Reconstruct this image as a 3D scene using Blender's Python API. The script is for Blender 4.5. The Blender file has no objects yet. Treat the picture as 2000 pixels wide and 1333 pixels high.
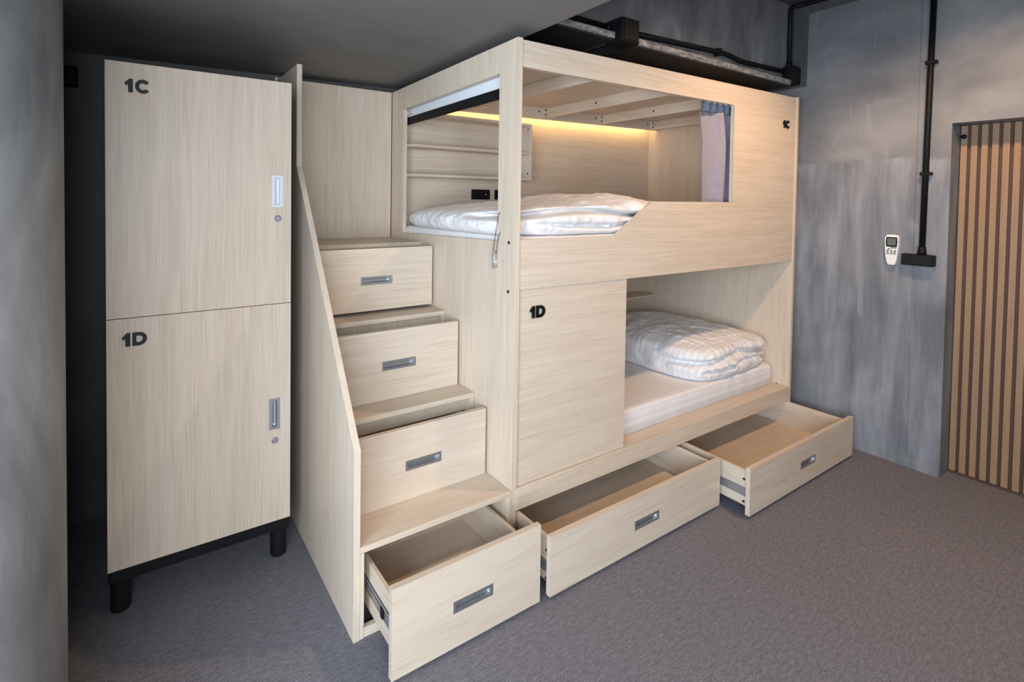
import bpy, bmesh, math, random
from mathutils import Vector, Matrix, noise
random.seed(7)
S = bpy.context.scene
COL = S.collection

# ------------------------------------------------------------------ camera
cam_d = bpy.data.cameras.new('camera')
cam = bpy.data.objects.new('camera', cam_d)
COL.objects.link(cam)
S.camera = cam
YAW, PITCH, ROLL = math.radians(-32.2653), math.radians(-1.4925), math.radians(0.6949)
FPX, PX, PY = 991.966, 889.928, 413.639
fw = Vector((-math.sin(YAW) * math.cos(PITCH), math.cos(YAW) * math.cos(PITCH), math.sin(PITCH)))
r0 = Vector((math.cos(YAW), math.sin(YAW), 0))
u0 = r0.cross(fw)
rt = math.cos(ROLL) * r0 + math.sin(ROLL) * u0
up = -math.sin(ROLL) * r0 + math.cos(ROLL) * u0
M = Matrix((rt, up, -fw)).transposed().to_4x4()
M.translation = Vector((-1.1541, -1.4245, 1.3492))
cam.matrix_world = M
cam_d.sensor_fit = 'HORIZONTAL'
cam_d.sensor_width = 36.0
cam_d.lens = FPX / 2000 * 36
cam_d.shift_x = (1000 - PX) / 2000
cam_d.shift_y = -(666.5 - PY) / 2000
cam_d.clip_start = 0.02

# ------------------------------------------------------------------ world, lights, exposure
W = bpy.data.worlds.new('world')
S.world = W
W.use_nodes = True
W.node_tree.nodes['Background'].inputs[0].default_value = (0.78, 0.88, 1.0, 1)
W.node_tree.nodes['Background'].inputs[1].default_value = 0.6
S.view_settings.view_transform = 'Standard'
S.view_settings.look = 'None'
S.view_settings.gamma = 1
S.view_settings.use_curve_mapping = False
S.view_settings.exposure = -0.06


def area(name, loc, target, sx, sy, power, color):
    d = bpy.data.lights.new(name, 'AREA')
    d.shape = 'RECTANGLE'
    d.size, d.size_y, d.energy, d.color = sx, sy, power, color
    o = bpy.data.objects.new(name, d)
    COL.objects.link(o)
    o.location = loc
    o.rotation_euler = (Vector(target) - Vector(loc)).to_track_quat('-Z', 'Y').to_euler()
    return o


# daylight entering through the two windows behind the camera
area('daylight_left_window', (-2.67, -1.775, 1.2), (0, -1.775, 1.2), 1.65, 1.6, 125, (0.74, 0.87, 1.0))
area('daylight_front_window', (-1.75, -2.67, 1.3), (-1.75, 0, 1.3), 1.5, 1.7, 88, (0.82, 0.91, 1.0))

# ------------------------------------------------------------------ materials
MAT = {}


def new_mat(name):
    m = bpy.data.materials.new(name)
    m.use_nodes = True
    nt = m.node_tree
    b = nt.nodes['Principled BSDF']
    MAT[name] = m
    return m, nt, b


def N(nt, t, **kw):
    n = nt.nodes.new(t)
    for k, v in kw.items():
        if k in n.inputs:
            n.inputs[k].default_value = v
        else:
            setattr(n, k, v)
    return n


def ramp(nt, fac, stops):
    n = nt.nodes.new('ShaderNodeValToRGB')
    e = n.color_ramp.elements
    while len(e) < len(stops):
        e.new(0.5)
    for i, (p, c) in enumerate(stops):
        e[i].position = p
        e[i].color = (*c, 1)
    nt.links.new(fac, n.inputs[0])
    return n.outputs[0]


def coords(nt, scale, rnd=True):
    tc = N(nt, 'ShaderNodeTexCoord')
    src = tc.outputs['Object']
    if rnd:
        oi = N(nt, 'ShaderNodeObjectInfo')
        mu = N(nt, 'ShaderNodeMath', operation='MULTIPLY')
        mu.inputs[1].default_value = 37.0
        nt.links.new(oi.outputs['Random'], mu.inputs[0])
        ad = N(nt, 'ShaderNodeVectorMath', operation='ADD')
        nt.links.new(src, ad.inputs[0])
        nt.links.new(mu.outputs[0], ad.inputs[1])
        src = ad.outputs[0]
    mp = N(nt, 'ShaderNodeMapping')
    mp.inputs['Scale'].default_value = scale
    nt.links.new(src, mp.inputs[0])
    return mp.outputs[0]


def simple(name, col, rough=0.5, metal=0.0, **kw):
    m, nt, b = new_mat(name)
    b.inputs['Base Color'].default_value = (*col, 1)
    b.inputs['Roughness'].default_value = rough
    b.inputs['Metallic'].default_value = metal
    for k, v in kw.items():
        b.inputs[k].default_value = v
    # light procedural unevenness so no surface is perfectly flat in tone
    nz = N(nt, 'ShaderNodeTexNoise', Scale=60.0, Detail=3.0)
    nt.links.new(coords(nt, (1, 1, 1), False), nz.inputs['Vector'])
    mx = N(nt, 'ShaderNodeMapRange')
    mx.inputs[3].default_value = max(0.02, rough - 0.06)
    mx.inputs[4].default_value = min(1, rough + 0.06)
    nt.links.new(nz.outputs[0], mx.inputs[0])
    nt.links.new(mx.outputs[0], b.inputs['Roughness'])
    return m


def wood(name, axis, tint=(1, 1, 1)):
    m, nt, b = new_mat(name)
    fine = [300, 300, 300]
    fine[axis] = 5.0
    broad = [9, 9, 9]
    broad[axis] = 0.5
    n1 = N(nt, 'ShaderNodeTexNoise', Scale=1.0, Detail=5.0, Roughness=0.6)
    nt.links.new(coords(nt, fine), n1.inputs['Vector'])
    n2 = N(nt, 'ShaderNodeTexNoise', Scale=1.0, Detail=3.0, Roughness=0.5, Distortion=0.6)
    nt.links.new(coords(nt, broad), n2.inputs['Vector'])
    # growth-ring bands from the broad field
    mu = N(nt, 'ShaderNodeMath', operation='MULTIPLY')
    mu.inputs[1].default_value = 34.0
    nt.links.new(n2.outputs[0], mu.inputs[0])
    si = N(nt, 'ShaderNodeMath', operation='SINE')
    nt.links.new(mu.outputs[0], si.inputs[0])
    mix = N(nt, 'ShaderNodeMath', operation='MULTIPLY_ADD')
    mix.inputs[1].default_value = 0.055
    nt.links.new(si.outputs[0], mix.inputs[0])
    nt.links.new(n1.outputs[0], mix.inputs[2])
    c = lambda r, g, bb: (r * tint[0], g * tint[1], bb * tint[2])
    col = ramp(nt, mix.outputs[0], [(0.25, c(0.54, 0.43, 0.325)), (0.5, c(0.65, 0.54, 0.43)), (0.75, c(0.705, 0.60, 0.495))])
    nt.links.new(col, b.inputs['Base Color'])
    b.inputs['Roughness'].default_value = 0.42
    b.inputs['Specular IOR Level'].default_value = 0.35
    bp = N(nt, 'ShaderNodeBump', Strength=0.08, Distance=0.001)
    nt.links.new(n1.outputs[0], bp.inputs['Height'])
    nt.links.new(bp.outputs[0], b.inputs['Normal'])
    return m


WX, WY, WZ = wood('oak_laminate_x', 0), wood('oak_laminate_y', 1), wood('oak_laminate_z', 2)


def concrete(name, dark, mid, light, streak=(1.2, 1.2, 0.5), rough=0.55):
    m, nt, b = new_mat(name)
    n1 = N(nt, 'ShaderNodeTexNoise', Scale=2.2, Detail=6.0, Roughness=0.62, Distortion=0.8)
    nt.links.new(coords(nt, streak, False), n1.inputs['Vector'])
    n2 = N(nt, 'ShaderNodeTexNoise', Scale=14.0, Detail=5.0, Roughness=0.7, Distortion=1.2)
    nt.links.new(coords(nt, (1, 1, 0.25), False), n2.inputs['Vector'])
    ma = N(nt, 'ShaderNodeMath', operation='MULTIPLY_ADD')
    ma.inputs[1].default_value = 0.30
    ma.inputs[2].default_value = -0.15
    nt.links.new(n2.outputs[0], ma.inputs[0])
    ad = N(nt, 'ShaderNodeMath', operation='ADD')
    nt.links.new(n1.outputs[0], ad.inputs[0])
    nt.links.new(ma.outputs[0], ad.inputs[1])
    col = ramp(nt, ad.outputs[0], [(0.30, dark), (0.52, mid), (0.74, light)])
    nt.links.new(col, b.inputs['Base Color'])
    b.inputs['Roughness'].default_value = rough
    n3 = N(nt, 'ShaderNodeTexNoise', Scale=90.0, Detail=4.0)
    nt.links.new(coords(nt, (1, 1, 1), False), n3.inputs['Vector'])
    bp = N(nt, 'ShaderNodeBump', Strength=0.12, Distance=0.004)
    nt.links.new(ad.outputs[0], bp.inputs['Height'])
    bp2 = N(nt, 'ShaderNodeBump', Strength=0.08, Distance=0.001)
    nt.links.new(n3.outputs[0], bp2.inputs['Height'])
    nt.links.new(bp.outputs[0], bp2.inputs['Normal'])
    nt.links.new(bp2.outputs[0], b.inputs['Normal'])
    return m


CONC = concrete('trowelled_concrete', (0.115, 0.115, 0.118), (0.18, 0.178, 0.178), (0.28, 0.275, 0.27))


def plaster():
    """polished plaster laid in two lifts: smooth upper coat, streaky lower coat"""
    m, nt, b = new_mat('polished_plaster')
    tc = N(nt, 'ShaderNodeTexCoord')
    sep = N(nt, 'ShaderNodeSeparateXYZ')
    nt.links.new(tc.outputs['Object'], sep.inputs[0])

    def noi(scale, vec, detail=5.0, dist=0.8, rough=0.6):
        n = N(nt, 'ShaderNodeTexNoise', Scale=scale, Detail=detail, Roughness=rough, Distortion=dist)
        nt.links.new(coords(nt, vec, False), n.inputs['Vector'])
        return n.outputs[0]

    def math_(op, a, b_, c=None):
        n = N(nt, 'ShaderNodeMath', operation=op)
        for k, v in enumerate((a, b_, c)):
            if v is None:
                continue
            if isinstance(v, (int, float)):
                n.inputs[k].default_value = v
            else:
                nt.links.new(v, n.inputs[k])
        return n.outputs[0]
    up_ = noi(2.2, (1, 0.9, 1.5), 5.0, 0.35)
    lowst = noi(9.0, (1, 1.5, 0.22), 6.0, 0.25, 0.62)
    strokes = noi(12.0, (1, 1.3, 0.26), 3.0, 0.5, 0.5)
    blot = noi(1.6, (1, 1, 1), 3.0, 0.4)
    edge = math_('MULTIPLY_ADD', noi(3.0, (1, 1, 1), 4.0), 0.16, -0.08)
    zz = math_('ADD', sep.outputs[2], edge)
    mask = N(nt, 'ShaderNodeMapRange')
    mask.interpolation_type = 'SMOOTHSTEP'
    mask.inputs[1].default_value, mask.inputs[2].default_value = 1.555, 1.580
    nt.links.new(zz, mask.inputs[0])
    cu_ = ramp(nt, up_, [(0.30, (0.125, 0.13, 0.145)), (0.5, (0.185, 0.188, 0.202)), (0.70, (0.27, 0.268, 0.275))])
    mixl = math_('ADD', math_('MULTIPLY', lowst, 0.6), math_('MULTIPLY', blot, 0.4))
    cl_ = ramp(nt, mixl, [(0.36, (0.115, 0.121, 0.138)), (0.5, (0.20, 0.207, 0.232)), (0.64, (0.30, 0.307, 0.335))])
    mx = N(nt, 'ShaderNodeMix', data_type='RGBA')
    nt.links.new(mask.outputs[0], mx.inputs[0])
    nt.links.new(cl_, mx.inputs[6])
    nt.links.new(cu_, mx.inputs[7])
    st_ = N(nt, 'ShaderNodeMapRange')
    st_.inputs[1].default_value, st_.inputs[2].default_value, st_.inputs[4].default_value = 0.63, 0.78, 0.5
    nt.links.new(strokes, st_.inputs[0])
    mx2 = N(nt, 'ShaderNodeMix', data_type='RGBA')
    nt.links.new(st_.outputs[0], mx2.inputs[0])
    nt.links.new(mx.outputs[2], mx2.inputs[6])
    mx2.inputs[7].default_value = (0.36, 0.36, 0.37, 1)
    nt.links.new(mx2.outputs[2], b.inputs['Base Color'])
    b.inputs['Roughness'].default_value = 0.45
    bp = N(nt, 'ShaderNodeBump', Strength=0.1, Distance=0.004)
    nt.links.new(mixl, bp.inputs['Height'])
    nt.links.new(bp.outputs[0], b.inputs['Normal'])
    return m


PLAST = plaster()
COLC = concrete('mottled_concrete', (0.13, 0.13, 0.133), (0.235, 0.233, 0.232), (0.36, 0.355, 0.345), (1.6, 1.6, 0.8))
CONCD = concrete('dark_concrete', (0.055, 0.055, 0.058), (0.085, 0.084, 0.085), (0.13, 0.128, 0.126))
SOFF = concrete('soffit_concrete', (0.165, 0.16, 0.152), (0.195, 0.19, 0.18), (0.23, 0.223, 0.212), (0.5, 0.8, 0.5), 0.7)


def carpet():
    m, nt, b = new_mat('grey_loop_carpet')
    n1 = N(nt, 'ShaderNodeTexNoise', Scale=330.0, Detail=3.0, Roughness=0.7)
    nt.links.new(coords(nt, (1, 1, 1), False), n1.inputs['Vector'])
    n2 = N(nt, 'ShaderNodeTexNoise', Scale=70.0, Detail=4.0, Roughness=0.7)
    nt.links.new(coords(nt, (0.5, 1.6, 1), False), n2.inputs['Vector'])
    ma = N(nt, 'ShaderNodeMath', operation='MULTIPLY_ADD')
    ma.inputs[1].default_value = 0.35
    nt.links.new(n2.outputs[0], ma.inputs[0])
    nt.links.new(n1.outputs[0], ma.inputs[2])
    col = ramp(nt, ma.outputs[0], [(0.48, (0.085, 0.082, 0.095)), (0.68, (0.185, 0.179, 0.203)), (0.88, (0.37, 0.357, 0.395))])
    nt.links.new(col, b.inputs['Base Color'])
    b.inputs['Roughness'].default_value = 0.95
    b.inputs['Specular IOR Level'].default_value = 0.1
    bp = N(nt, 'ShaderNodeBump', Strength=0.6, Distance=0.004)
    nt.links.new(ma.outputs[0], bp.inputs['Height'])
    nt.links.new(bp.outputs[0], b.inputs['Normal'])
    return m


CARPET = carpet()


def linen(name, axis, pitch=0.028):
    """white cotton with woven satin stripes"""
    m, nt, b = new_mat(name)
    sc = [2 * math.pi / pitch * a for a in axis]
    v = coords(nt, sc, False)
    sx = N(nt, 'ShaderNodeVectorMath', operation='DOT_PRODUCT')
    sx.inputs[1].default_value = (1, 1, 1)
    nt.links.new(v, sx.inputs[0])
    si = N(nt, 'ShaderNodeMath', operation='SINE')
    nt.links.new(sx.outputs['Value'], si.inputs[0])
    mr = N(nt, 'ShaderNodeMapRange')
    mr.inputs[1].default_value, mr.inputs[2].default_value = -0.6, 0.6
    nt.links.new(si.outputs[0], mr.inputs[0])
    col = ramp(nt, mr.outputs[0], [(0, (0.765, 0.745, 0.755)), (1, (0.845, 0.825, 0.83))])
    nt.links.new(col, b.inputs['Base Color'])
    rr = N(nt, 'ShaderNodeMapRange')
    rr.inputs[3].default_value, rr.inputs[4].default_value = 0.75, 0.45
    nt.links.new(mr.outputs[0], rr.inputs[0])
    nt.links.new(rr.outputs[0], b.inputs['Roughness'])
    nz = N(nt, 'ShaderNodeTexNoise', Scale=26.0, Detail=5.0, Roughness=0.6, Distortion=1.5)
    nt.links.new(coords(nt, (1, 1, 1), False), nz.inputs['Vector'])
    bp = N(nt, 'ShaderNodeBump', Strength=0.35, Distance=0.006)
    nt.links.new(nz.outputs[0], bp.inputs['Height'])
    nt.links.new(bp.outputs[0], b.inputs['Normal'])
    b.inputs['Sheen Weight'].default_value = 0.15
    return m


LIN_X, LIN_Y, LIN_YZ = linen('striped_linen_x', (1, 0, 0)), linen('striped_linen_y', (0, 1, 0)), linen('striped_linen_yz', (0, 1, 0.8))
BLACK = simple('black_metal', (0.008, 0.008, 0.009), 0.55)
BLACKP = simple('black_plastic', (0.006, 0.006, 0.007), 0.55)
for m_b in (BLACK, BLACKP):
    m_b.node_tree.nodes['Principled BSDF'].inputs['Specular IOR Level'].default_value = 0.22
SILVER = simple('brushed_silver', (0.46, 0.47, 0.50), 0.42, 0.9)
WHITEH = simple('white_anodised', (0.70, 0.72, 0.76), 0.55, 0.0)
STEEL = simple('slide_steel', (0.40, 0.41, 0.43), 0.40, 0.7)
SCREW = simple('screw_dark', (0.06, 0.055, 0.05), 0.4, 0.8)
LETTER = simple('black_acrylic', (0.006, 0.006, 0.007), 0.42)
LETTER.node_tree.nodes['Principled BSDF'].inputs['Specular IOR Level'].default_value = 0.25
BLINDM = simple('blind_fabric', (0.72, 0.76, 0.80), 0.85)
REMOTE = simple('remote_white', (0.80, 0.79, 0.78), 0.4)
LCD = simple('remote_screen', (0.10, 0.12, 0.11), 0.2)
BTN = simple('remote_button', (0.03, 0.03, 0.035), 0.5)
SLAT = wood('slat_wood', 2, (0.48, 0.36, 0.27))
SLATB = simple('slat_backing', (0.075, 0.036, 0.024), 0.6)
WHITEP = simple('white_paint', (0.7, 0.7, 0.7), 0.6)


def cloth_mat():
    m, nt, b = new_mat('lavender_curtain_cloth')
    nz = N(nt, 'ShaderNodeTexNoise', Scale=160.0, Detail=3.0)
    nt.links.new(coords(nt, (1, 1, 0.3), False), nz.inputs['Vector'])
    col = ramp(nt, nz.outputs[0], [(0.3, (0.245, 0.222, 0.275)), (0.7, (0.31, 0.28, 0.335))])
    nt.links.new(col, b.inputs['Base Color'])
    b.inputs['Roughness'].default_value = 0.85
    b.inputs['Sheen Weight'].default_value = 0.2
    return m


CURT = cloth_mat()
CHEAD = simple('curtain_header_tape', (0.16, 0.19, 0.24), 0.7)


def foil():
    m, nt, b = new_mat('foil_insulation')
    nz = N(nt, 'ShaderNodeTexNoise', Scale=70.0, Detail=5.0, Roughness=0.7)
    nt.links.new(coords(nt, (0.4, 1, 1), False), nz.inputs['Vector'])
    nt.links.new(ramp(nt, nz.outputs[0], [(0.34, (0.16, 0.158, 0.155)), (0.52, (0.40, 0.395, 0.39)), (0.68, (0.72, 0.71, 0.70))]), b.inputs['Base Color'])
    b.inputs['Metallic'].default_value = 0.35
    b.inputs['Roughness'].default_value = 0.38
    bp = N(nt, 'ShaderNodeBump', Strength=0.7, Distance=0.006)
    nt.links.new(nz.outputs[0], bp.inputs['Height'])
    nt.links.new(bp.outputs[0], b.inputs['Normal'])
    return m


FOIL = foil()
DUCTB = simple('duct_black_rubber', (0.02, 0.02, 0.021), 0.5)
m_, nt_, CLEARB = new_mat('clear_plastic')
CLEARB.inputs['Transmission Weight'].default_value = 0.9
CLEARB.inputs['Roughness'].default_value = 0.08
CLEARB.inputs['IOR'].default_value = 1.45
CLEAR = m_


def emit(name, col, strength):
    m, nt, b = new_mat(name)
    b.inputs['Base Color'].default_value = (0, 0, 0, 1)
    b.inputs['Emission Color'].default_value = (*col, 1)
    b.inputs['Emission Strength'].default_value = strength
    return m


LED = emit('warm_light_strip', (1.0, 0.64, 0.24), 27)
LAMP = emit('downlight_glow', (1.0, 0.80, 0.58), 8)

# ------------------------------------------------------------------ helpers
WL = {}


def base(o):
    return WL.get(o.name, Vector((0, 0, 0))) if o else Vector((0, 0, 0))


def link(name, mesh, loc=(0, 0, 0), parent=None):
    o = bpy.data.objects.new(name, mesh)
    COL.objects.link(o)
    loc = Vector(loc)
    o.location = loc - base(parent)
    WL[o.name] = loc
    if parent:
        o.parent = parent
    return o


def tag(o, label=None, cat=None, group=None, kind=None):
    for k, v in (('label', label), ('category', cat), ('group', group), ('kind', kind)):
        if v:
            o[k] = v
    return o


def thing(name, label, cat, loc, group=None):
    return tag(link(name, None, loc), label, cat, group)


def obj(name, bm, mat, parent=None, smooth=False, origin=None):
    """one mesh object, vertices given in world coordinates"""
    o0 = Vector(origin) if origin is not None else base(parent)
    bmesh.ops.recalc_face_normals(bm, faces=bm.faces[:])
    bmesh.ops.translate(bm, vec=-o0, verts=bm.verts[:])
    me = bpy.data.meshes.new(name)
    bm.to_mesh(me)
    bm.free()
    me.materials.append(mat)
    if smooth:
        for p in me.polygons:
            p.use_smooth = True
    return link(name, me, o0, parent)


def box(bm, x0, x1, y0, y1, z0, z1, bev=0.0):
    vs = [bm.verts.new(p) for p in ((x0, y0, z0), (x1, y0, z0), (x1, y1, z0), (x0, y1, z0), (x0, y0, z1), (x1, y0, z1), (x1, y1, z1), (x0, y1, z1))]
    fs = [bm.faces.new([vs[i] for i in f]) for f in ((3, 2, 1, 0), (4, 5, 6, 7), (0, 1, 5, 4), (1, 2, 6, 5), (2, 3, 7, 6), (3, 0, 4, 7))]
    if bev:
        es = {e for f in fs for e in f.edges}
        bmesh.ops.bevel(bm, geom=list(es), offset=bev, segments=1, affect='EDGES')
    return vs


def BX(*a, bev=0.0012):
    bm = bmesh.new()
    box(bm, *a, bev=bev)
    return bm


def boxo(name, a, mat, parent=None, bev=0.0012):
    c = ((a[0] + a[1]) / 2, (a[2] + a[3]) / 2, (a[4] + a[5]) / 2)
    return obj(name, BX(*a, bev=bev), mat, parent, origin=c if parent is not None else None)


AX = {'x': lambda a, b, t: (t, a, b), 'y': lambda a, b, t: (a, t, b), 'z': lambda a, b, t: (a, b, t)}


def prism(pts, axis, t0, t1, bev=0.0):
    """extrude a 2-D outline along an axis: x -> (y,z), y -> (x,z), z -> (x,y)"""
    bm = bmesh.new()
    f = AX[axis]
    A = [bm.verts.new(f(a, b, t0)) for a, b in pts]
    B = [bm.verts.new(f(a, b, t1)) for a, b in pts]
    n = len(pts)
    fs = [bm.faces.new(A), bm.faces.new(B[::-1])]
    for i in range(n):
        fs.append(bm.faces.new((A[i], B[i], B[(i + 1) % n], A[(i + 1) % n])))
    if bev:
        es = set(fs[0].edges) | set(fs[1].edges)
        bmesh.ops.bevel(bm, geom=list(es), offset=bev, segments=1, affect='EDGES')
    return bm


def frame(bm, outer, inner, axis, t0, t1):
    """board with a hole; outer and inner outlines have the same vertex count"""
    f = AX[axis]
    R = [[bm.verts.new(f(a, b, t)) for a, b in p] for t in (t0, t1) for p in (outer, inner)]
    o0, i0, o1, i1 = R
    n = len(outer)
    for k in range(n):
        j = (k + 1) % n
        bm.faces.new((o0[k], o0[j], i0[j], i0[k]))
        bm.faces.new((o1[k], i1[k], i1[j], o1[j]))
        bm.faces.new((o0[k], o1[k], o1[j], o0[j]))
        bm.faces.new((i0[k], i0[j], i1[j], i1[k]))
    return bm


def rect(a0, a1, b0, b1):
    return [(a0, b0), (a1, b0), (a1, b1), (a0, b1)]


def tube(bm, path, r, seg=10, cap=True):
    path = [Vector(p) for p in path]
    rings = []
    n = len(path)
    up_ = Vector((0, 0, 1))
    prev = None
    for i, p in enumerate(path):
        d = (path[min(i + 1, n - 1)] - path[max(i - 1, 0)]).normalized()
        if prev is None:
            a = up_ if abs(d.z) < 0.9 else Vector((1, 0, 0))
            s = d.cross(a).normalized()
        else:
            s = (prev - d * prev.dot(d)).normalized()
        prev = s
        t = d.cross(s)
        rr = r[i] if isinstance(r, (list, tuple)) else r
        rings.append([bm.verts.new(p + (s * math.cos(2 * math.pi * k / seg) + t * math.sin(2 * math.pi * k / seg)) * rr) for k in range(seg)])
    for a, b in zip(rings, rings[1:]):
        for k in range(seg):
            bm.faces.new((a[k], a[(k + 1) % seg], b[(k + 1) % seg], b[k]))
    if cap:
        bm.faces.new(rings[0][::-1])
        bm.faces.new(rings[-1])
    return bm


def tubeo(name, path, r, mat, parent=None, seg=12):
    return obj(name, tube(bmesh.new(), path, r, seg), mat, parent, smooth=False)


def bend(pts, rad=0.04, n=5):
    """round the corners of a poly-line"""
    pts = [Vector(p) for p in pts]
    out = [pts[0]]
    for a, b, c in zip(pts, pts[1:], pts[2:]):
        ra = min(rad, (b - a).length / 2.2, (c - b).length / 2.2)
        p0, p1 = b + (a - b).normalized() * ra, b + (c - b).normalized() * ra
        for i in range(n + 1):
            t = i / n
            out.append((1 - t) ** 2 * p0 + 2 * t * (1 - t) * b + t * t * p1)
    out.append(pts[-1])
    return out


# shared screw mesh (axis along local Z)
bm = bmesh.new()
bmesh.ops.create_cone(bm, cap_ends=True, segments=10, radius1=0.0058, radius2=0.0050, depth=0.003)
SCREW_ME = bpy.data.meshes.new('screw')
bm.to_mesh(SCREW_ME)
bm.free()
SCREW_ME.materials.append(SCREW)
ROT = {'-y': (math.pi / 2, 0, 0), '-x': (0, -math.pi / 2, 0), '-z': (math.pi, 0, 0), '+x': (0, math.pi / 2, 0)}


def screw(parent, loc, facing, s=1.0):
    o = link('screw', SCREW_ME, loc, parent)
    o.rotation_euler = ROT[facing]
    o.scale = (s, s, 1)
    return o


def handle_bm(cu, cv, y, w, h, vertical=False):
    """recessed flush pull set in a face that looks towards -y"""
    bm = bmesh.new()
    if vertical:
        w, h = h, w
    bw = 0.0085
    ow, oh, iw, ih = w / 2, h / 2, w / 2 - bw * 1.15, h / 2 - bw
    f = y - 0.0016

    def ring(a, b, yy, rad):
        out = []
        for sx, sz, a0 in ((1, -1, -90), (1, 1, 0), (-1, 1, 90), (-1, -1, 180)):
            for k in range(4):
                t = math.radians(a0 + 30 * k)
                out.append(bm.verts.new((cu + sx * (a - rad) + rad * math.cos(t), yy, cv + sz * (b - rad) + rad * math.sin(t))))
        return out
    rings = [ring(ow, oh, y + 0.0005, 0.0008), ring(ow, oh, f + 0.0004, 0.0008), ring(ow - 0.0006, oh - 0.0006, f, 0.0006),
             ring(iw, ih, f, 0.003), ring(iw - 0.001, ih - 0.001, y + 0.004, 0.003), ring(iw - 0.004, ih - 0.003, y + 0.0105, 0.003), ring(iw - 0.009, ih - 0.0065, y + 0.0125, 0.002)]
    for a, b in zip(rings, rings[1:]):
        for k in range(16):
            bm.faces.new((a[k], a[(k + 1) % 16], b[(k + 1) % 16], b[k]))
    bm.faces.new(rings[-1])
    return bm


def digit_one(x, z, h, y, t):
    w = h * 0.50
    pts = [(x + w * 0.42, z), (x + w, z), (x + w, z + h), (x + w * 0.50, z + h), (x + w * 0.28, z + h * 0.80), (x, z + h * 0.72), (x, z + h * 0.50), (x + w * 0.42, z + h * 0.60)]
    return prism(pts, 'y', y - t, y, 0.0008)


def letter_c(x, z, h, y, t):
    pts = []
    rx, rz, ix, iz = h * 0.50, h * 0.52, h * 0.24, h * 0.27
    cx, cz = x + rx, z + h / 2
    n = 20
    a0, a1 = math.radians(38), math.radians(322)
    for k in range(n + 1):
        a = a0 + (a1 - a0) * k / n
        pts.append((cx + rx * math.cos(a), cz + rz * math.sin(a)))
    for k in range(n + 1):
        a = a1 + (a0 - a1) * k / n
        pts.append((cx + ix * math.cos(a), cz + iz * math.sin(a)))
    return prism(pts, 'y', y - t, y)


def letter_d(x, z, h, y, t):
    bm = bmesh.new()
    n = 14

    def ol(x0, z0, w, hh):
        p = [(x0, z0), (x0 + w * 0.45, z0)]
        for k in range(1, n):
            a = -math.pi / 2 + math.pi * k / n
            p.append((x0 + w * 0.45 + w * 0.55 * math.cos(a), z0 + hh / 2 + hh / 2 * math.sin(a)))
        p += [(x0 + w * 0.45, z0 + hh), (x0, z0 + hh)]
        return p
    return frame(bm, ol(x, z, h * 0.95, h), ol(x + h * 0.26, z + h * 0.24, h * 0.42, h * 0.52), 'y', y - t, y)


def number(parent, x, z, h, y, letter, t=0.006, gap=0.66):
    a = obj('digit', digit_one(x, z, h, y, t), LETTER, parent)
    a['label'] = 'black raised digit 1'
    f = letter_c if letter == 'C' else letter_d
    b = obj('letter', f(x + h * gap, z, h, y, t), LETTER, parent)
    b['label'] = 'black raised letter ' + letter


# ------------------------------------------------------------------ the room
D, H, L, T = 1.0457, 1.927, 2.06, 0.022
XR, YB = 2.192, 1.13
ZC = 2.53
tag(obj('floor', BX(-3.2, 2.6, -4.2, 1.4, -0.08, 0.0, bev=0), CARPET), 'grey loop-pile carpet floor', kind='structure')
tag(obj('ceiling', BX(-3.2, 2.6, -4.2, 1.4, ZC, ZC + 0.1, bev=0), CONCD), 'dark concrete ceiling slab', kind='structure')
tag(obj('wall_back', BX(-3.2, 2.6, YB, YB + 0.15, 0, ZC, bev=0), CONCD), 'dark concrete wall behind locker and stairs', kind='structure')
# low dropped slab over locker and stairs
bm = bmesh.new()
pb = [(-3.1, -1.9, 1.965), (0.092, -1.9, 1.992), (0.092, YB, 1.945), (-3.1, YB, 1.885)]
lo = [bm.verts.new(p) for p in pb]
hi = [bm.verts.new((p[0], p[1], ZC)) for p in pb]
bm.faces.new(lo); bm.faces.new(hi[::-1])
for k in range(4):
    bm.faces.new((lo[k], hi[k], hi[(k + 1) % 4], lo[(k + 1) % 4]))
tag(obj('ceiling_soffit', bm, SOFF), 'low grey dropped ceiling over locker and stairs', kind='structure')
# beam above the bunk bed
tag(obj('beam', BX(0.092, XR, 0.112, 0.42, 2.068, ZC, bev=0.002), COLC), 'concrete beam above the bunk bed', kind='structure')
# right wall with a recessed doorway
DY0, DY1, DZ = -1.56, -0.617, 1.742
prof = [(YB, 0), (YB, ZC), (-4.1, ZC), (-4.1, 0), (DY0, 0), (DY0, DZ), (DY1, DZ), (DY1, 0)]
wr = tag(obj('wall_right', prism(prof, 'x', XR, XR + 0.25), PLAST), 'trowelled grey concrete wall beside the bunk bed', kind='structure')
pl = [(-0.49, 0.0), (0.9, 0.0), (0.9, 2.03), (0.018, 2.03), (0.018, 2.455), (-0.49, 2.455)]
obj('plaster_layer', prism(pl, 'x', XR - 0.006, XR + 0.002, 0.0015), PLAST, wr)['label'] = 'bluish smooth plaster coat'
pl2 = [(0.9, 2.031), (0.9, ZC), (-4.0, ZC), (-4.0, 2.47), (0.0195, 2.458), (0.0195, 2.031)]  # strip of the wall coloured darker than the plaster next to it
obj('dark_strip', prism(pl2, 'x', XR - 0.001, XR + 0.002), CONCD, wr)['label'] = 'darker wall strip under ceiling'
obj('base_coat', prism([(-0.615, 0), (0.9, 0), (0.9, 0.05), (-0.615, 0.058)], 'x', XR - 0.0085, XR - 0.002, 0.001), PLAST, wr)
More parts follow.
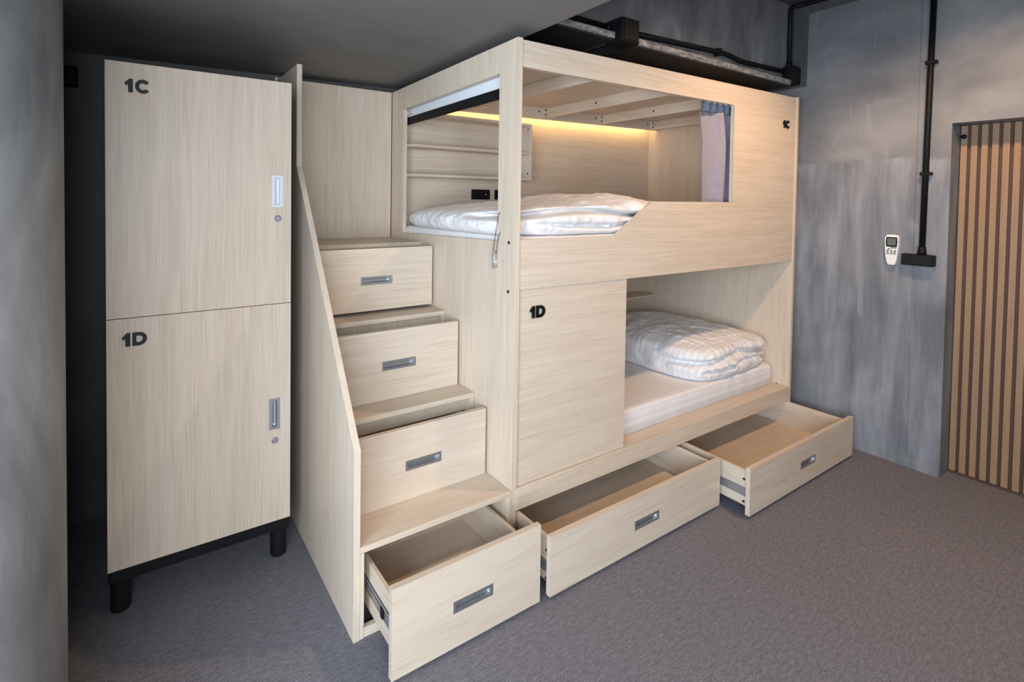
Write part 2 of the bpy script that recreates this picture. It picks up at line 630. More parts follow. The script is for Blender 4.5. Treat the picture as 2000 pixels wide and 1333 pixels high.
# slatted door in the recess
JX = 2.325
door = tag(link('door_1', None, (JX, (DY0 + DY1) / 2, 0)), 'slatted timber sliding door in concrete recess', kind='structure')
boxo('backing_board', (JX + 0.004, JX + 0.03, DY0 + 0.002, DY1 - 0.002, 0.012, DZ - 0.002), SLATB, door, 0)
k = 0
y = DY1 - 0.004
pitch, sw = 0.0363, 0.0235
while y - sw > DY0:
    boxo('slat', (JX - 0.010, JX + 0.004, y - sw, y, 0.012, DZ - 0.003), SLAT, door, 0.001)
    y -= pitch
boxo('bottom_edge', (JX - 0.012, JX + 0.03, DY0 + 0.002, DY1 - 0.002, 0.002, 0.012), SLATB, door, 0)
bm = bmesh.new()
bmesh.ops.create_uvsphere(bm, u_segments=14, v_segments=8, radius=0.011, matrix=Matrix.Translation((JX - 0.030, DY1 - 0.019, 1.683)))
tube(bm, [(JX - 0.009, DY1 - 0.019, 1.683), (JX - 0.03, DY1 - 0.019, 1.683)], 0.006, 10)
obj('bumper', bm, BLACKP, door, True)['label'] = 'small round black bumper'
# other walls (behind the camera), with the windows that light the room
bm = bmesh.new()
frame(bm, rect(-2.85, YB, 0, ZC), rect(-2.60, -0.95, 0.4, 2.0), 'x', -2.85, -2.7)
tag(obj('wall_left', bm, CONC), 'concrete wall with a window opening', kind='structure')
bm = bmesh.new()
frame(bm, rect(-2.7, 2.5, 0, ZC), rect(-2.5, -1.0, 0.45, 2.15), 'y', -2.85, -2.7)
tag(obj('wall_front', bm, CONC), 'concrete wall with a wide window opening', kind='structure')
for n_, ax, fr, t_, muls in (('window_1', 'x', (-2.60, -0.95, 0.4, 2.0), -2.78, 2), ('window_2', 'y', (-2.5, -1.0, 0.45, 2.15), -2.78, 2)):
    bm = bmesh.new()
    a0, a1, b0, b1 = fr
    frame(bm, rect(*fr), rect(a0 + 0.05, a1 - 0.05, b0 + 0.05, b1 - 0.05), ax, t_ - 0.025, t_ + 0.025)
    w_ = tag(obj(n_, bm, BLACK), 'black framed window', kind='structure')
    for q in range(1, muls):
        a = a0 + (a1 - a0) * q / muls
        obj('mullion', prism(rect(a - 0.02, a + 0.02, b0 + 0.05, b1 - 0.05), ax, t_ - 0.02, t_ + 0.02), BLACK, w_)
# return wall behind the round column, closing the alcove on the left
tag(obj('wall_alcove', BX(-2.7, -1.72, -0.25, YB, 0, 1.96, bev=0), CONCD), 'concrete return wall behind the round column', kind='structure')
bm = bmesh.new()
CCX, CCY, CR = -1.527, -0.123, 0.25
n = 64
A = [bm.verts.new((CCX + CR * math.cos(2 * math.pi * k / n), CCY + CR * math.sin(2 * math.pi * k / n), 0)) for k in range(n)]
B = [bm.verts.new((v.co.x, v.co.y, 1.975)) for v in A]
bm.faces.new(A[::-1]); bm.faces.new(B)
for k in range(n):
    bm.faces.new((A[k], A[(k + 1) % n], B[(k + 1) % n], B[k]))
tag(obj('column', bm, COLC, smooth=True), 'round grey concrete column', kind='structure')
for p in bpy.data.objects['column'].data.polygons:
    if len(p.vertices) > 4:
        p.use_smooth = False

# ceiling downlights (warm)
def downlight(x, y, power, label, spot=150):
    t = thing('downlight', label, 'ceiling lamp', (x, y, ZC), 'warm ceiling downlights')
    bm = bmesh.new()
    frame(bm, [(x + 0.055 * math.cos(a * math.pi / 12), y + 0.055 * math.sin(a * math.pi / 12)) for a in range(24)],
          [(x + 0.042 * math.cos(a * math.pi / 12), y + 0.042 * math.sin(a * math.pi / 12)) for a in range(24)], 'z', ZC - 0.03, ZC)
    obj('rim', bm, BLACK, t)
    bm = bmesh.new()
    bmesh.ops.create_circle(bm, cap_ends=True, segments=24, radius=0.042, matrix=Matrix.Translation((x, y, ZC - 0.012)))
    obj('lens', bm, LAMP, t)
    d = bpy.data.lights.new('downlight_lamp', 'SPOT')
    d.energy, d.color, d.spot_size, d.spot_blend, d.shadow_soft_size = power, (1.0, 0.65, 0.38), math.radians(spot), 0.6, 0.05
    o = bpy.data.objects.new('downlight_lamp', d)
    COL.objects.link(o)
    o.parent = t
    o.location = (0, 0, -0.035)


downlight(1.32, -0.86, 112, 'warm recessed downlight above the slatted door')
downlight(0.62, -1.75, 14, 'warm recessed downlight in front of the bunk bed')

# ------------------------------------------------------------------ drawers
def drawer(parent, x0, x1, yf, z0, z1, hx, hz, depth, hole_w=0.145, hole_h=0.036, bz0=0.042, bz1=0.030, slide=0.45, side=0.013, label=None, stop=0.10):
    bm = bmesh.new()
    hw, hh = hole_w / 2 - 0.006, hole_h / 2 - 0.004
    frame(bm, rect(x0, x1, z0, z1), rect(hx - hw, hx + hw, hz - hh, hz + hh), 'y', yf, yf + 0.018)
    d = obj('drawer', bm, WX, parent, origin=((x0 + x1) / 2, yf, (z0 + z1) / 2))
    if label:
        d['label'] = label
    h = obj('handle', handle_bm(hx, hz, yf, hole_w, hole_h), SILVER, d, origin=(hx, yf, hz))
    h['label'] = 'recessed silver pull'
    sx0, sx1 = x0 + side, x1 - side
    yb = yf + depth
    ya = yf + 0.018
    for xa, xb in ((sx0, sx0 + 0.015), (sx1 - 0.015, sx1)):
        boxo('side_board', (xa, xb, ya, yb, z0 + bz0, z1 - bz1), WY, d)
    boxo('back_board', (sx0 + 0.015, sx1 - 0.015, yb - 0.015, yb, z0 + bz0, z1 - bz1), WX, d)
    boxo('bottom_board', (sx0 + 0.015, sx1 - 0.015, ya, yb - 0.015, z0 + bz0 + 0.012, z0 + bz0 + 0.020), WX, d)
    boxo('inner_front', (sx0 + 0.015, sx1 - 0.015, ya, ya + 0.008, z0 + bz0, z1 - bz1 - 0.004), WX, d)
    zc = z0 + (z1 - z0) * slide
    for xe, sg in ((sx0, -1), (sx1, 1)):
        bm = bmesh.new()
        box(bm, min(xe, xe + sg * 0.004), max(xe, xe + sg * 0.004), ya + 0.004, yb - 0.01, zc - 0.017, zc + 0.017, 0.0008)
        box(bm, min(xe, xe + sg * 0.0075), max(xe, xe + sg * 0.0075), ya + 0.004, yb - 0.01, zc - 0.017, zc - 0.0135)
        box(bm, min(xe, xe + sg * 0.0075), max(xe, xe + sg * 0.0075), ya + 0.004, yb - 0.01, zc + 0.0135, zc + 0.017)
        obj('slide', bm, STEEL, d)
        bm = bmesh.new()
        yo = yf + stop
        box(bm, min(xe + sg * 0.004, xe + sg * 0.0105), max(xe + sg * 0.004, xe + sg * 0.0105), yo, yb - 0.01, zc - 0.0115, zc + 0.0115, 0.001)
        obj('slide_carriage', bm, SILVER, d)
        box_ = (min(xe + sg * 0.003, xe + sg * 0.0112), max(xe + sg * 0.003, xe + sg * 0.0112), yo - 0.012, yo + 0.004, zc - 0.016, zc + 0.016)
        boxo('slide_stop', box_, BLACKP, d)
        f = '-x' if sg < 0 else '+x'
        screw(d, (xe + sg * 0.001, ya + 0.014, zc + 0.052), f)
        screw(d, (xe + sg * 0.001, ya + 0.014, zc - 0.045), f)
    return d


# ------------------------------------------------------------------ bunk bed
bed = thing('bunk_bed', 'pale oak laminate bunk bed pod with two sleeping berths', 'bunk bed', (1.03, 0.5, 0))
# left end panel with a window-like opening
bm = bmesh.new()
frame(bm, [(0, 0), (D, 0), (D, H - 0.022), (0, H)], [(0.1065, 1.191), (0.9106, 1.170), (0.9106, 1.798), (0.1065, 1.818)], 'x', 0, T)
obj('end_panel', bm, WZ, bed, origin=(0, 0.5, 0.9))['label'] = 'end panel with square opening beside the stairs'
obj('end_panel', prism([(0, 0), (D, 0), (D, H), (0, H + 0.022)], 'x', L - T, L, 0.001), WZ, bed, origin=(L, 0.5, 0.9))
zt0, zt1 = H - 0.004, H + 0.019
fp = [(T, 1.018), (L - T, 1.012), (L - T, zt1), (T, zt0), (T, 1.826), (1.4047, 1.838), (1.4047, 1.3462), (0.7755, 1.3462), (0.5402, 1.2015), (T, 1.2015)]
f_ = obj('front_panel', prism(fp, 'y', 0.004, 0.022, 0.0008), WX, bed, origin=(1.03, 0.01, 1.4))
f_['label'] = 'upper front panel with large cut-out'
number(f_, 1.888, 1.764, 0.043, 0.004, 'C', gap=0.66)
f2 = obj('lower_front_panel', BX(T, 0.6206, 0.010, 0.028, 0.288, 1.0165), WX, bed, origin=(0.32, 0.01, 0.65))
number(f2, 0.081, 0.907, 0.045, 0.010, 'D')
boxo('base_rail', (T, L - T, -0.001, 0.017, 0.206, 0.2865), WX, bed)
boxo('ledge', (T, L - T, 0.017, 0.115, 0.2665, 0.2865), WX, bed)
boxo('lower_platform', (T, L - T, 0.115, 0.985, 0.255, 0.275), WX, bed)
boxo('upper_platform', (T, L - T, 0.022, 0.985, 1.06, 1.085), WX, bed)
boxo('mattress_support', (T, L - T, 0.03, 0.985, 1.10, 1.12), WX, bed)
boxo('back_panel', (T, L - T, 0.985, 1.003, 0.02, 1.90), WX, bed)
boxo('divider', (1.018, 1.036, 0.02, 0.985, 0.0, 0.255), WY, bed)
boxo('drawer_rail', (T, L - T, 0.017, 0.035, 0.206, 0.24), WX, bed)
# roof with cross beams, slightly out of level like the rest of the pod
def tilt(x):
    return 0.022 * (x / L)
bm = bmesh.new()
q = [(T, 0.022), (L - T, 0.022), (L - T, 0.985), (T, 0.985)]
lo = [bm.verts.new((x, y, 1.892 + tilt(x))) for x, y in q]
hi = [bm.verts.new((x, y, 1.907 + tilt(x))) for x, y in q]
bm.faces.new(lo); bm.faces.new(hi[::-1])
for k in range(4):
    bm.faces.new((lo[k], hi[k], hi[(k + 1) % 4], lo[(k + 1) % 4]))
obj('roof_panel', bm, WX, bed)
for xb in (0.435, 0.955, 1.44, 1.965):
    o = boxo('roof_beam', (xb - 0.009, xb + 0.009, 0.022, 0.905, 1.832 + tilt(xb), 1.8915 + tilt(xb)), WY, bed)
    screw(o, (xb - 0.0095, 0.50, 1.862 + tilt(xb)), '-x')
    c_ = boxo('cleat', (xb - 0.031, xb - 0.0095, 0.885, 0.9045, 1.834 + tilt(xb), 1.8905 + tilt(xb)), WZ, bed)
    screw(c_, (xb - 0.020, 0.8845, 1.849 + tilt(xb)), '-y')
    screw(c_, (xb - 0.020, 0.8845, 1.876 + tilt(xb)), '-y')
    screw(c_, (xb - 0.052, 0.9045, 1.868 + tilt(xb)), '-y')
bm = bmesh.new()
q = [(T, 0.9055), (L - T, 0.9055), (L - T, 0.9235), (T, 0.9235)]
lo = [bm.verts.new((x, y, 1.818 + tilt(x) * 1.7)) for x, y in q]
hi = [bm.verts.new((x, y, 1.8915 + tilt(x))) for x, y in q]
bm.faces.new(lo); bm.faces.new(hi[::-1])
for k in range(4):
    bm.faces.new((lo[k], hi[k], hi[(k + 1) % 4], lo[(k + 1) % 4]))
obj('back_rail', bm, WX, bed)
bm = bmesh.new()
q = [(0.06, 0.9245), (L - 0.06, 0.9245), (L - 0.06, 0.9285), (0.06, 0.9285)]
lo = [bm.verts.new((x, y, 1.835 + tilt(x) * 1.7)) for x, y in q]
hi = [bm.verts.new((x, y, 1.847 + tilt(x) * 1.7)) for x, y in q]
bm.faces.new(lo); bm.faces.new(hi[::-1])
for k in range(4):
    bm.faces.new((lo[k], hi[k], hi[(k + 1) % 4], lo[(k + 1) % 4]))
obj('light_strip', bm, LED, bed)['label'] = 'glowing warm light strip behind the rail'
# wall shelf of the upper berth
sh = boxo('shelf_back', (T + 0.001, 0.797, 0.977, 0.9845, 1.474, 1.772), WX, bed)
sh['label'] = 'two-tier wall shelf of the upper berth'
for z in (1.458, 1.608, 1.772):
    boxo('shelf_board', (T + 0.001, 0.797, 0.86, 0.9765, z, z + 0.015), WX, sh)
o = boxo('shelf_side', (0.797, 0.812, 0.86, 0.9845, 1.458, 1.787), WZ, sh)
screw(o, (0.7965, 0.88, 1.758), '-x')
screw(o, (0.7965, 0.88, 1.50), '-x')
# wall shelf of the lower berth
o = boxo('lower_shelf', (0.9, 1.95, 0.845, 0.985, 0.672, 0.688), WX, bed)
# screws on the end panel
for z_ in (1.19, 1.01):
    screw(bed, (-0.001, 0.036, z_), '-x', 1.1)
screw(bed, (2.02, 0.06, 0.287), '-z', 0.9).rotation_euler = (0, 0, 0)
# drawers under the lower berth
drawer(bed, 0.0157, 1.0154, -0.1912, 0.015, 0.2193, 0.518, 0.112, 0.52, bz0=0.03, bz1=0.022, slide=0.42, stop=0.33, label='long under-bed drawer pulled half open')
drawer(bed, 1.0403, 2.055, -0.3065, 0.015, 0.2193, 1.557, 0.113, 0.52, bz0=0.03, bz1=0.022, slide=0.45, stop=0.33, label='long under-bed drawer pulled far open')

# sockets inside the upper berth
def socket(x, label, knob):
    t = thing('power_socket', label, 'socket', (x, 0.985, 1.345))
    boxo('plate', (x, x + 0.128, 0.976, 0.985, 1.345, 1.402), BLACKP, t, 0.002)
    if knob:
        boxo('insert', (x + 0.02, x + 0.108, 0.974, 0.9765, 1.355, 1.392), BLACK, t, 0.0008)
        o = boxo('indicator', (x + 0.094, x + 0.100, 0.973, 0.9745, 1.371, 1.377), WHITEH, t, 0)
    else:
        boxo('insert', (x + 0.02, x + 0.108, 0.974, 0.9765, 1.355, 1.392), BLACK, t, 0.0008)


socket(0.470, 'black socket plate with a tiny white indicator above the upper duvet', True)
socket(0.634, 'black socket plate mostly hidden by the end panel post', False)

# roller blind in the end opening
bl = thing('roller_blind', 'white roller blind with black bottom bar, rolled up', 'blind', (0.042, 0.5, 1.85))
bm = tube(bmesh.new(), [(0.048, 0.085, 1.862), (0.048, 0.96, 1.842)], 0.018, 16)
obj('roll', bm, BLINDM, bl, True)
bm = bmesh.new()
vs = [bm.verts.new(p) for p in ((0.034, 0.09, 1.862), (0.034, 0.955, 1.845), (0.034, 0.955, 1.738), (0.034, 0.09, 1.757), (0.0355, 0.09, 1.862), (0.0355, 0.955, 1.845), (0.0355, 0.955, 1.738), (0.0355, 0.09, 1.757))]
for f in ((0, 1, 2, 3), (7, 6, 5, 4), (0, 4, 5, 1), (1, 5, 6, 2), (2, 6, 7, 3), (3, 7, 4, 0)):
    bm.faces.new([vs[i] for i in f])
obj('fabric', bm, BLINDM, bl)
obj('bottom_bar', prism([(0.088, 1.733), (0.957, 1.724), (0.957, 1.762), (0.088, 1.775)], 'x', 0.029, 0.041, 0.003), BLACK, bl)
boxo('bracket', (0.024, 0.07, 0.062, 0.078, 1.80, 1.888), BLACKP, bl)
bm = bmesh.new()
def beads(pts, step=0.0062, r=0.0021):
    pts = [Vector(p) for p in pts]
    for a, b in zip(pts, pts[1:]):
        n = max(1, int((b - a).length / step))
        for i in range(n):
            bmesh.ops.create_icosphere(bm, subdivisions=1, radius=r, matrix=Matrix.Translation(a + (b - a) * i / n))
    tube(bm, pts, 0.0008, 5)
beads([(0.040, 0.080, 1.85), (0.036, 0.086, 1.34), (-0.008, 0.092, 1.29), (-0.012, 0.118, 1.150)])
beads([(0.052, 0.080, 1.85), (0.040, 0.080, 1.30), (-0.008, 0.090, 1.21), (-0.012, 0.100, 1.140)])
obj('bead_chain', bm, BLACK, bl, True)
bm = bmesh.new()
tube(bm, [(-0.012, 0.108, 1.152), (-0.012, 0.108, 1.145), (-0.012, 0.108, 1.11), (-0.012, 0.107, 1.092), (-0.012, 0.107, 1.088)], [0.006, 0.0095, 0.0095, 0.0085, 0.005], 14)
obj('chain_weight', bm, CLEAR, bl, True)['label'] = 'clear plastic chain tensioner'

# curtain of the upper berth
cu = thing('curtain', 'lavender grey curtain pushed aside in the upper berth', 'curtain', (1.4, 0.06, 1.2))
def curtain_surface(z0, z1, nz, thick, wf):
    bm = bmesh.new()
    nu = 90
    grid = []
    for side in (0, 1):
        g = []
        for j in range(nz + 1):
            tz = j / nz
            z = z0 + (z1 - z0) * tz
            row = []
            for i in range(nu + 1):
                u = i / nu
                x, y = wf(u, z)
                row.append(bm.verts.new((x, y + side * thick, z)))
            g.append(row)
        grid.append(g)
    for s, g in enumerate(grid):
        for j in range(nz):
            for i in range(nu):
                f = (g[j][i], g[j][i + 1], g[j + 1][i + 1], g[j + 1][i])
                bm.faces.new(f if s == 0 else f[::-1])
    a, b = grid
    for j in range(nz):
        for i in (0, nu):
            bm.faces.new((a[j][i], a[j + 1][i], b[j + 1][i], b[j][i]))
    for i in range(nu):
        for j in (0, nz):
            bm.faces.new((a[j][i], a[j][i + 1], b[j][i + 1], b[j][i]))
    return bm


def wf(u, z):
    t = (z - 1.13) / 0.72
    left = 1.272 - 0.045 * max(0, t - 0.72) / 0.28 - 0.012 * math.sin(t * 2.6)
    right = 1.64
    # main broad fold in front, tighter folds towards the jamb
    x = left + (right - left) * (u ** 0.95)
    amp = 0.018 + 0.014 * u
    ph = 2 * math.pi * (0.15 + 1.05 * u + 3.2 * u * u) + 0.6 * math.sin(3 * t + 5 * u)
    y = 0.062 + amp * math.sin(ph) + 0.008 * noise.noise(Vector((u * 7, z * 3, 2.2))) + (0.028 * max(0.0, t - 0.85) / 0.15 * math.sin(u * 38) * 0.35)
    return x, max(0.032, y)


obj('cloth', curtain_surface(1.135, 1.799, 40, 0.0025, wf), CURT, cu, True)
obj('header_tape', curtain_surface(1.800, 1.872, 8, 0.004, lambda u, z: (1.222 + 0.405 * u, max(0.034, 0.062 + 0.012 * math.sin(u * 44)))), CHEAD, cu, True)
boxo('track', (0.10, 2.02, 0.052, 0.076, 1.876, 1.888), SILVER, cu)
for k in range(5):
    boxo('glider', (1.235 + k * 0.05, 1.26 + k * 0.05, 0.040, 0.048, 1.838, 1.878), WHITEH, cu, 0.001)

# ------------------------------------------------------------------ bedding
def mattress(name, label, x0, x1, y0, y1, z0, z1, mat, seed):
    bm = bmesh.new()
    nx, ny = 90, 44
    r = 0.028
    hx, hy = (x1 - x0) / 2, (y1 - y0) / 2
    cx, cy = (x0 + x1) / 2, (y0 + y1) / 2
    prof = [(0.004, 0.0), (0.0, 0.010), (0.0, 0.45), (0.0, 0.72), (0.002, 0.86), (0.008, 0.95), (0.018, 0.99), (0.03, 1.0)]
    loop = []
    for i in range(nx):
        loop.append((-1 + 2 * i / nx, -1))
    for i in range(ny):
        loop.append((1, -1 + 2 * i / ny))
    for i in range(nx):
        loop.append((1 - 2 * i / nx, 1))
    for i in range(ny):
        loop.append((-1, 1 - 2 * i / ny))
    rings = []
    for ins, tz in prof:
        ring = []
        for a, b in loop:
            x, y = cx + a * (hx - ins), cy + b * (hy - ins)
            # rounded plan corners
            ex, ey = abs(a * hx) - (hx - 0.05), abs(b * hy) - (hy - 0.05)
            if ex > 0 and ey > 0:
                l = math.hypot(ex, ey)
                k_ = max(0, l - 0.05)
                x -= math.copysign(ex / l * k_, a)
                y -= math.copysign(ey / l * k_, b)
            z = z0 + (z1 - z0) * tz
            wob = 0.0035 * noise.noise(Vector((x * 14, y * 14, z * 5 + seed))) * (1 if 0.02 < tz < 0.99 else 0.4)
            n_ = Vector((a if abs(a) == 1 else 0, b if abs(b) == 1 else 0, 0))
            ring.append(bm.verts.new((x + n_.x * wob, y + n_.y * wob, z)))
        rings.append(ring)
    n = len(loop)
    for a, b in zip(rings, rings[1:]):
        for k in range(n):
            bm.faces.new((a[k], a[(k + 1) % n], b[(k + 1) % n], b[k]))
    bm.faces.new(rings[0][::-1])
    # top as a grid stitched by filling
    top = bm.faces.new(rings[-1])
    bmesh.ops.triangulate(bm, faces=[top])
    return tag(obj(name, bm, mat, None, True, origin=(cx, cy, z0)), label, 'mattress')


mattress('mattress', 'thin white striped mattress in the upper berth', 0.024, 2.034, 0.026, 0.975, 1.121, 1.208, LIN_Y, 1)
mattress('mattress', 'white striped mattress in the lower berth', 0.10, 2.032, 0.078, 0.975, 0.2875, 0.398, LIN_YZ, 5)


def duvet(label, cx, cy, z0, hx, hy, hz, mat, seed, topf, creases, rot=0.0, nx=120, ny=110, nz=34, px=5.0, pz=2.3, wr=1.0, edge=None):
    """plump folded duvet: a superellipsoid slab with fold lines and wrinkles"""
    bm = bmesh.new()
    cache = {}

    def vert(a, b, c):
        key = (round(a, 5), round(b, 5), round(c, 5))
        if key in cache:
            return cache[key]
        l = (abs(a) ** px + abs(b) ** px) ** (1 / px)
        m = max(abs(a), abs(b))
        s = m / l if l > 1e-9 else 1
        x, y = a * s, b * s
        rad = min(1.0, m)
        side = (max(0.0, 1 - abs(c) ** pz)) ** (1 / pz)
        sh_ = 1 - (1 - side) * (0.17 if c > 0 else 0.08)
        if m > 0.999:
            x, y, zz = x * sh_, y * sh_, c
        else:
            # top or bottom sheet
            f = 0.83 if c > 0 else 0.92
            x, y = x * f, y * f
            zz = c
        zt = topf(x, y) * (1 - 0.25 * max(abs(a), abs(b)) ** 6)
        z = (zz + 1) / 2 * (0.5 + 0.5 * zt)
        X, Y = x * hx, y * hy
        # creases pinch the sides
        pinch = 0
        for (dirx, diry, zc_, w_, dep, ph) in creases:
            d_ = x * dirx + y * diry
            if d_ > 0.3:
                zz0 = zc_ + 0.07 * math.sin(ph + 4.0 * (x * diry - y * dirx)) + 0.04 * noise.noise(Vector((x * 3, y * 3, seed)))
                g = math.exp(-((z - zz0) / w_) ** 2) * min(1, (d_ - 0.3) / 0.4)
                pinch += dep * g
        X *= 1 - pinch
        Y *= 1 - pinch
        p = Vector((X, Y, z * hz))
        n_ = Vector((x * (0.4 + m), y * (0.4 + m), (z - 0.4) * 2))
        n_.normalize()
        q = Vector((X * 6 + seed, Y * 6, p.z * 7))
        wv = 0.010 * noise.noise(q) + 0.007 * noise.noise(q * 2.3 + Vector((3, 1, 7)))
        q2 = Vector((X * 26 + 5 * Y, Y * 9 + seed, p.z * 16))
        wv += 0.0045 * (1 - abs(noise.noise(q2)) * 2) + 0.003 * noise.noise(q * 6)
        q3 = Vector((X * 9 + seed, Y * 55 + 3 * X, p.z * 20))
        wv += 0.0022 * noise.noise(q3) * (0.4 + 0.6 * m)
        if edge:
            wv += edge(x, y, z)
        damp = min(1, z * 5)
        p += n_ * wv * wr * damp
        p.z = max(0.0, p.z)
        v = bm.verts.new(p)
        cache[key] = v
        return v

    def quad(f, na, nb):
        g = [[f(-1 + 2 * i / na, -1 + 2 * j / nb) for j in range(nb + 1)] for i in range(na + 1)]
        for i in range(na):
            for j in range(nb):
                vs_ = (g[i][j], g[i + 1][j], g[i + 1][j + 1], g[i][j + 1])
                if len(set(vs_)) == 4:
                    try:
                        bm.faces.new(vs_)
                    except ValueError:
                        pass
    quad(lambda a, b: vert(a, b, 1.0), nx, ny)
    quad(lambda a, b: vert(a, b, -1.0), nx, ny)
    quad(lambda a, c: vert(a, -1.0, c), nx, nz)
    quad(lambda a, c: vert(a, 1.0, c), nx, nz)
    quad(lambda b, c: vert(-1.0, b, c), ny, nz)
    quad(lambda b, c: vert(1.0, b, c), ny, nz)
    bmesh.ops.smooth_vert(bm, verts=bm.verts[:], factor=0.35, use_axis_x=True, use_axis_y=True, use_axis_z=True)
    bmesh.ops.rotate(bm, cent=(0, 0, 0), matrix=Matrix.Rotation(rot, 3, 'Z'), verts=bm.verts[:])
    zmin = min(v.co.z for v in bm.verts)
    bmesh.ops.translate(bm, vec=(cx, cy, z0 - zmin), verts=bm.verts[:])
    return tag(obj('duvet', bm, mat, None, True, origin=(cx, cy, z0)), label, 'duvet')


def top_up(x, y):
    # lower over the left third, highest right of the middle, falling to the rear left
    k = [(-1.0, 0.10), (-0.6, 0.36), (-0.2, 0.44), (0.1, 0.72), (0.35, 0.94), (0.7, 0.84), (1.0, 0.30)]
    for (a, va), (b, vb) in zip(k, k[1:]):
        if x <= b:
            t = max(0, (x - a) / (b - a))
            t = t * t * (3 - 2 * t)
            v = va + (vb - va) * t
            break
    else:
        v = k[-1][1]
    return v - 0.42 * max(0, y) ** 2 * (1 - 0.6 * max(0, x))


def top_lo(x, y):
    return 0.72 + 0.30 * (1 - 0.8 * x * x) * (1 - 0.35 * y * y) - 0.05 * x


duvet('folded white striped duvet on the upper berth mattress', 0.535, 0.49, 1.2085, 0.55, 0.47, 0.172, LIN_Y, 3.1, top_up,
      [(0, -1, 0.50, 0.055, 0.17, 0.5), (0.6, -0.8, 0.26, 0.05, 0.09, 2.0), (1, 0, 0.45, 0.07, 0.12, 1.0)], wr=1.25)
duvet('folded white striped duvet on the lower berth mattress', 1.655, 0.50, 0.3985, 0.385, 0.43, 0.205, LIN_Y, 9.4, top_lo,
      [(0, -1, 0.52, 0.08, 0.10, 1.3), (0.5, -0.9, 0.30, 0.05, 0.06, 0.2)], rot=0.03, wr=1.2)

# ------------------------------------------------------------------ storage staircase
st = thing('storage_staircase', 'pale oak storage staircase with four pulled-out drawers in the steps', 'staircase', (-0.30, 0.5, 0))
SX0, SX1 = -0.602, -0.001
o = obj('side_panel', prism([(0, 0), (D, 0), (D, 1.883), (0.658, 1.883), (0.658, 1.473), (0, 0.586)], 'x', SX0, SX0 + 0.021, 0.001), WZ, st, origin=(SX0, 0.4, 0.6))
o['label'] = 'outer side panel with sloping edge'
steps = [(0.0, 0.2858), (0.2436, 0.5681), (0.4777, 0.8545), (0.7024, 1.1411)]
xi0, xi1 = SX0 + 0.0215, SX1
for k, (yf, zt) in enumerate(steps):
    zb = steps[k - 1][1] if k else 0.0
    boxo('tread', (xi0, xi1, yf, D - 0.002 if k == 3 else yf + 0.34, zt - 0.019, zt), WX, st)
    boxo('carcass_side', (xi1 - 0.018, xi1, yf + 0.0005, yf + 0.30 if k < 3 else D - 0.002, zb + (0.0005 if k else 0.0), zt - 0.0195), WZ, st)
    if k:
        boxo('front_rail', (xi0, xi1 - 0.0185, yf + 0.035, yf + 0.048, zt - 0.078, zt - 0.0195), WZ, st)
    boxo('riser_back', (xi0, xi1 - 0.0185, yf + 0.262, yf + 0.275, zb + 0.0005, zt - 0.0195), WZ, st)
    screw(st, (xi1 - 0.05, yf + 0.02, zt - 0.0205), '-z', 0.8)
boxo('carcass_side', (xi0, xi0 + 0.013, 0.0005, 0.30, 0.0, 0.2660), WZ, st)
boxo('plinth', (xi0 + 0.0135, xi1 - 0.0185, 0.002, 0.02, 0.0, 0.03), WX, st)
boxo('back_panel', (SX0 + 0.001, -0.003, D, D + 0.014, 0.0, 1.905), WZ, st)
drawer(st, -0.563, -0.0237, -0.186, 0.015, 0.2745, -0.291, 0.138, 0.43, bz0=0.043, bz1=0.068, slide=0.47, side=0.022, label='bottom step drawer pulled far open')
for yf, z0, z1, hz, dp in ((0.1474, 0.2865, 0.5422, 0.408, 0.34), (0.3528, 0.569, 0.8368, 0.701, 0.36), (0.5772, 0.868, 1.1323, 0.996, 0.36)):
    drawer(st, -0.577, -0.013, yf, z0, z1, -0.284, hz, dp, slide=0.47, side=0.020, bz0=0.03, bz1=0.055)

# ------------------------------------------------------------------ locker
lk = thing('locker', 'tall two-door locker with oak doors on a black frame', 'locker', (-0.95, 0.7, 0))
lx0, lx1, ly = -1.232, -0.667, 0.4856
boxo('carcass', (lx0 + 0.002, lx1 - 0.002, ly + 0.019, 0.99, 0.148, 1.765), BLACK, lk)
boxo('base_frame', (lx0, lx1, ly + 0.006, 0.99, 0.105, 0.1475), BLACK, lk, 0.003)
for fx in (lx0 + 0.034, lx1 - 0.034):
    for fy in (ly + 0.036, 0.945):
        bm = tube(bmesh.new(), [(fx, fy, 0.0), (fx, fy, 0.006), (fx, fy, 0.1045)], [0.024, 0.029, 0.029], 20)
        obj('foot', bm, BLACK, lk)
for z0, z1, hzc, lz, nx_, nz_, lt in ((0.149, 0.9545, 0.550, 0.452, -1.190, 0.866, 'D'), (0.957, 1.764, 1.367, 1.268, -1.180, 1.671, 'C')):
    bm = bmesh.new()
    hxc = -0.716 if lt == 'C' else -0.724
    frame(bm, rect(lx0, lx1, z0, z1), rect(hxc - 0.0135, hxc + 0.0135, hzc - 0.0515, hzc + 0.0515), 'y', ly, ly + 0.018)
    d = obj('door', bm, WZ, lk, origin=((lx0 + lx1) / 2, ly, (z0 + z1) / 2))
    h = obj('handle', handle_bm(hxc, hzc, ly, 0.115, 0.038, True), WHITEH if lt == 'C' else SILVER, d, origin=(hxc, ly, hzc))
    bm = bmesh.new()
    tube(bm, [(hxc + 0.001, ly + 0.002, lz), (hxc + 0.001, ly - 0.005, lz), (hxc + 0.001, ly - 0.007, lz)], [0.0115, 0.0115, 0.009], 20)
    lkx = obj('lock', bm, STEEL, d)
    box_ = (hxc - 0.0005, hxc + 0.0025, ly - 0.0078, ly - 0.0068, lz - 0.006, lz + 0.006)
    number(d, nx_, nz_, 0.042, ly, lt, gap=0.64)

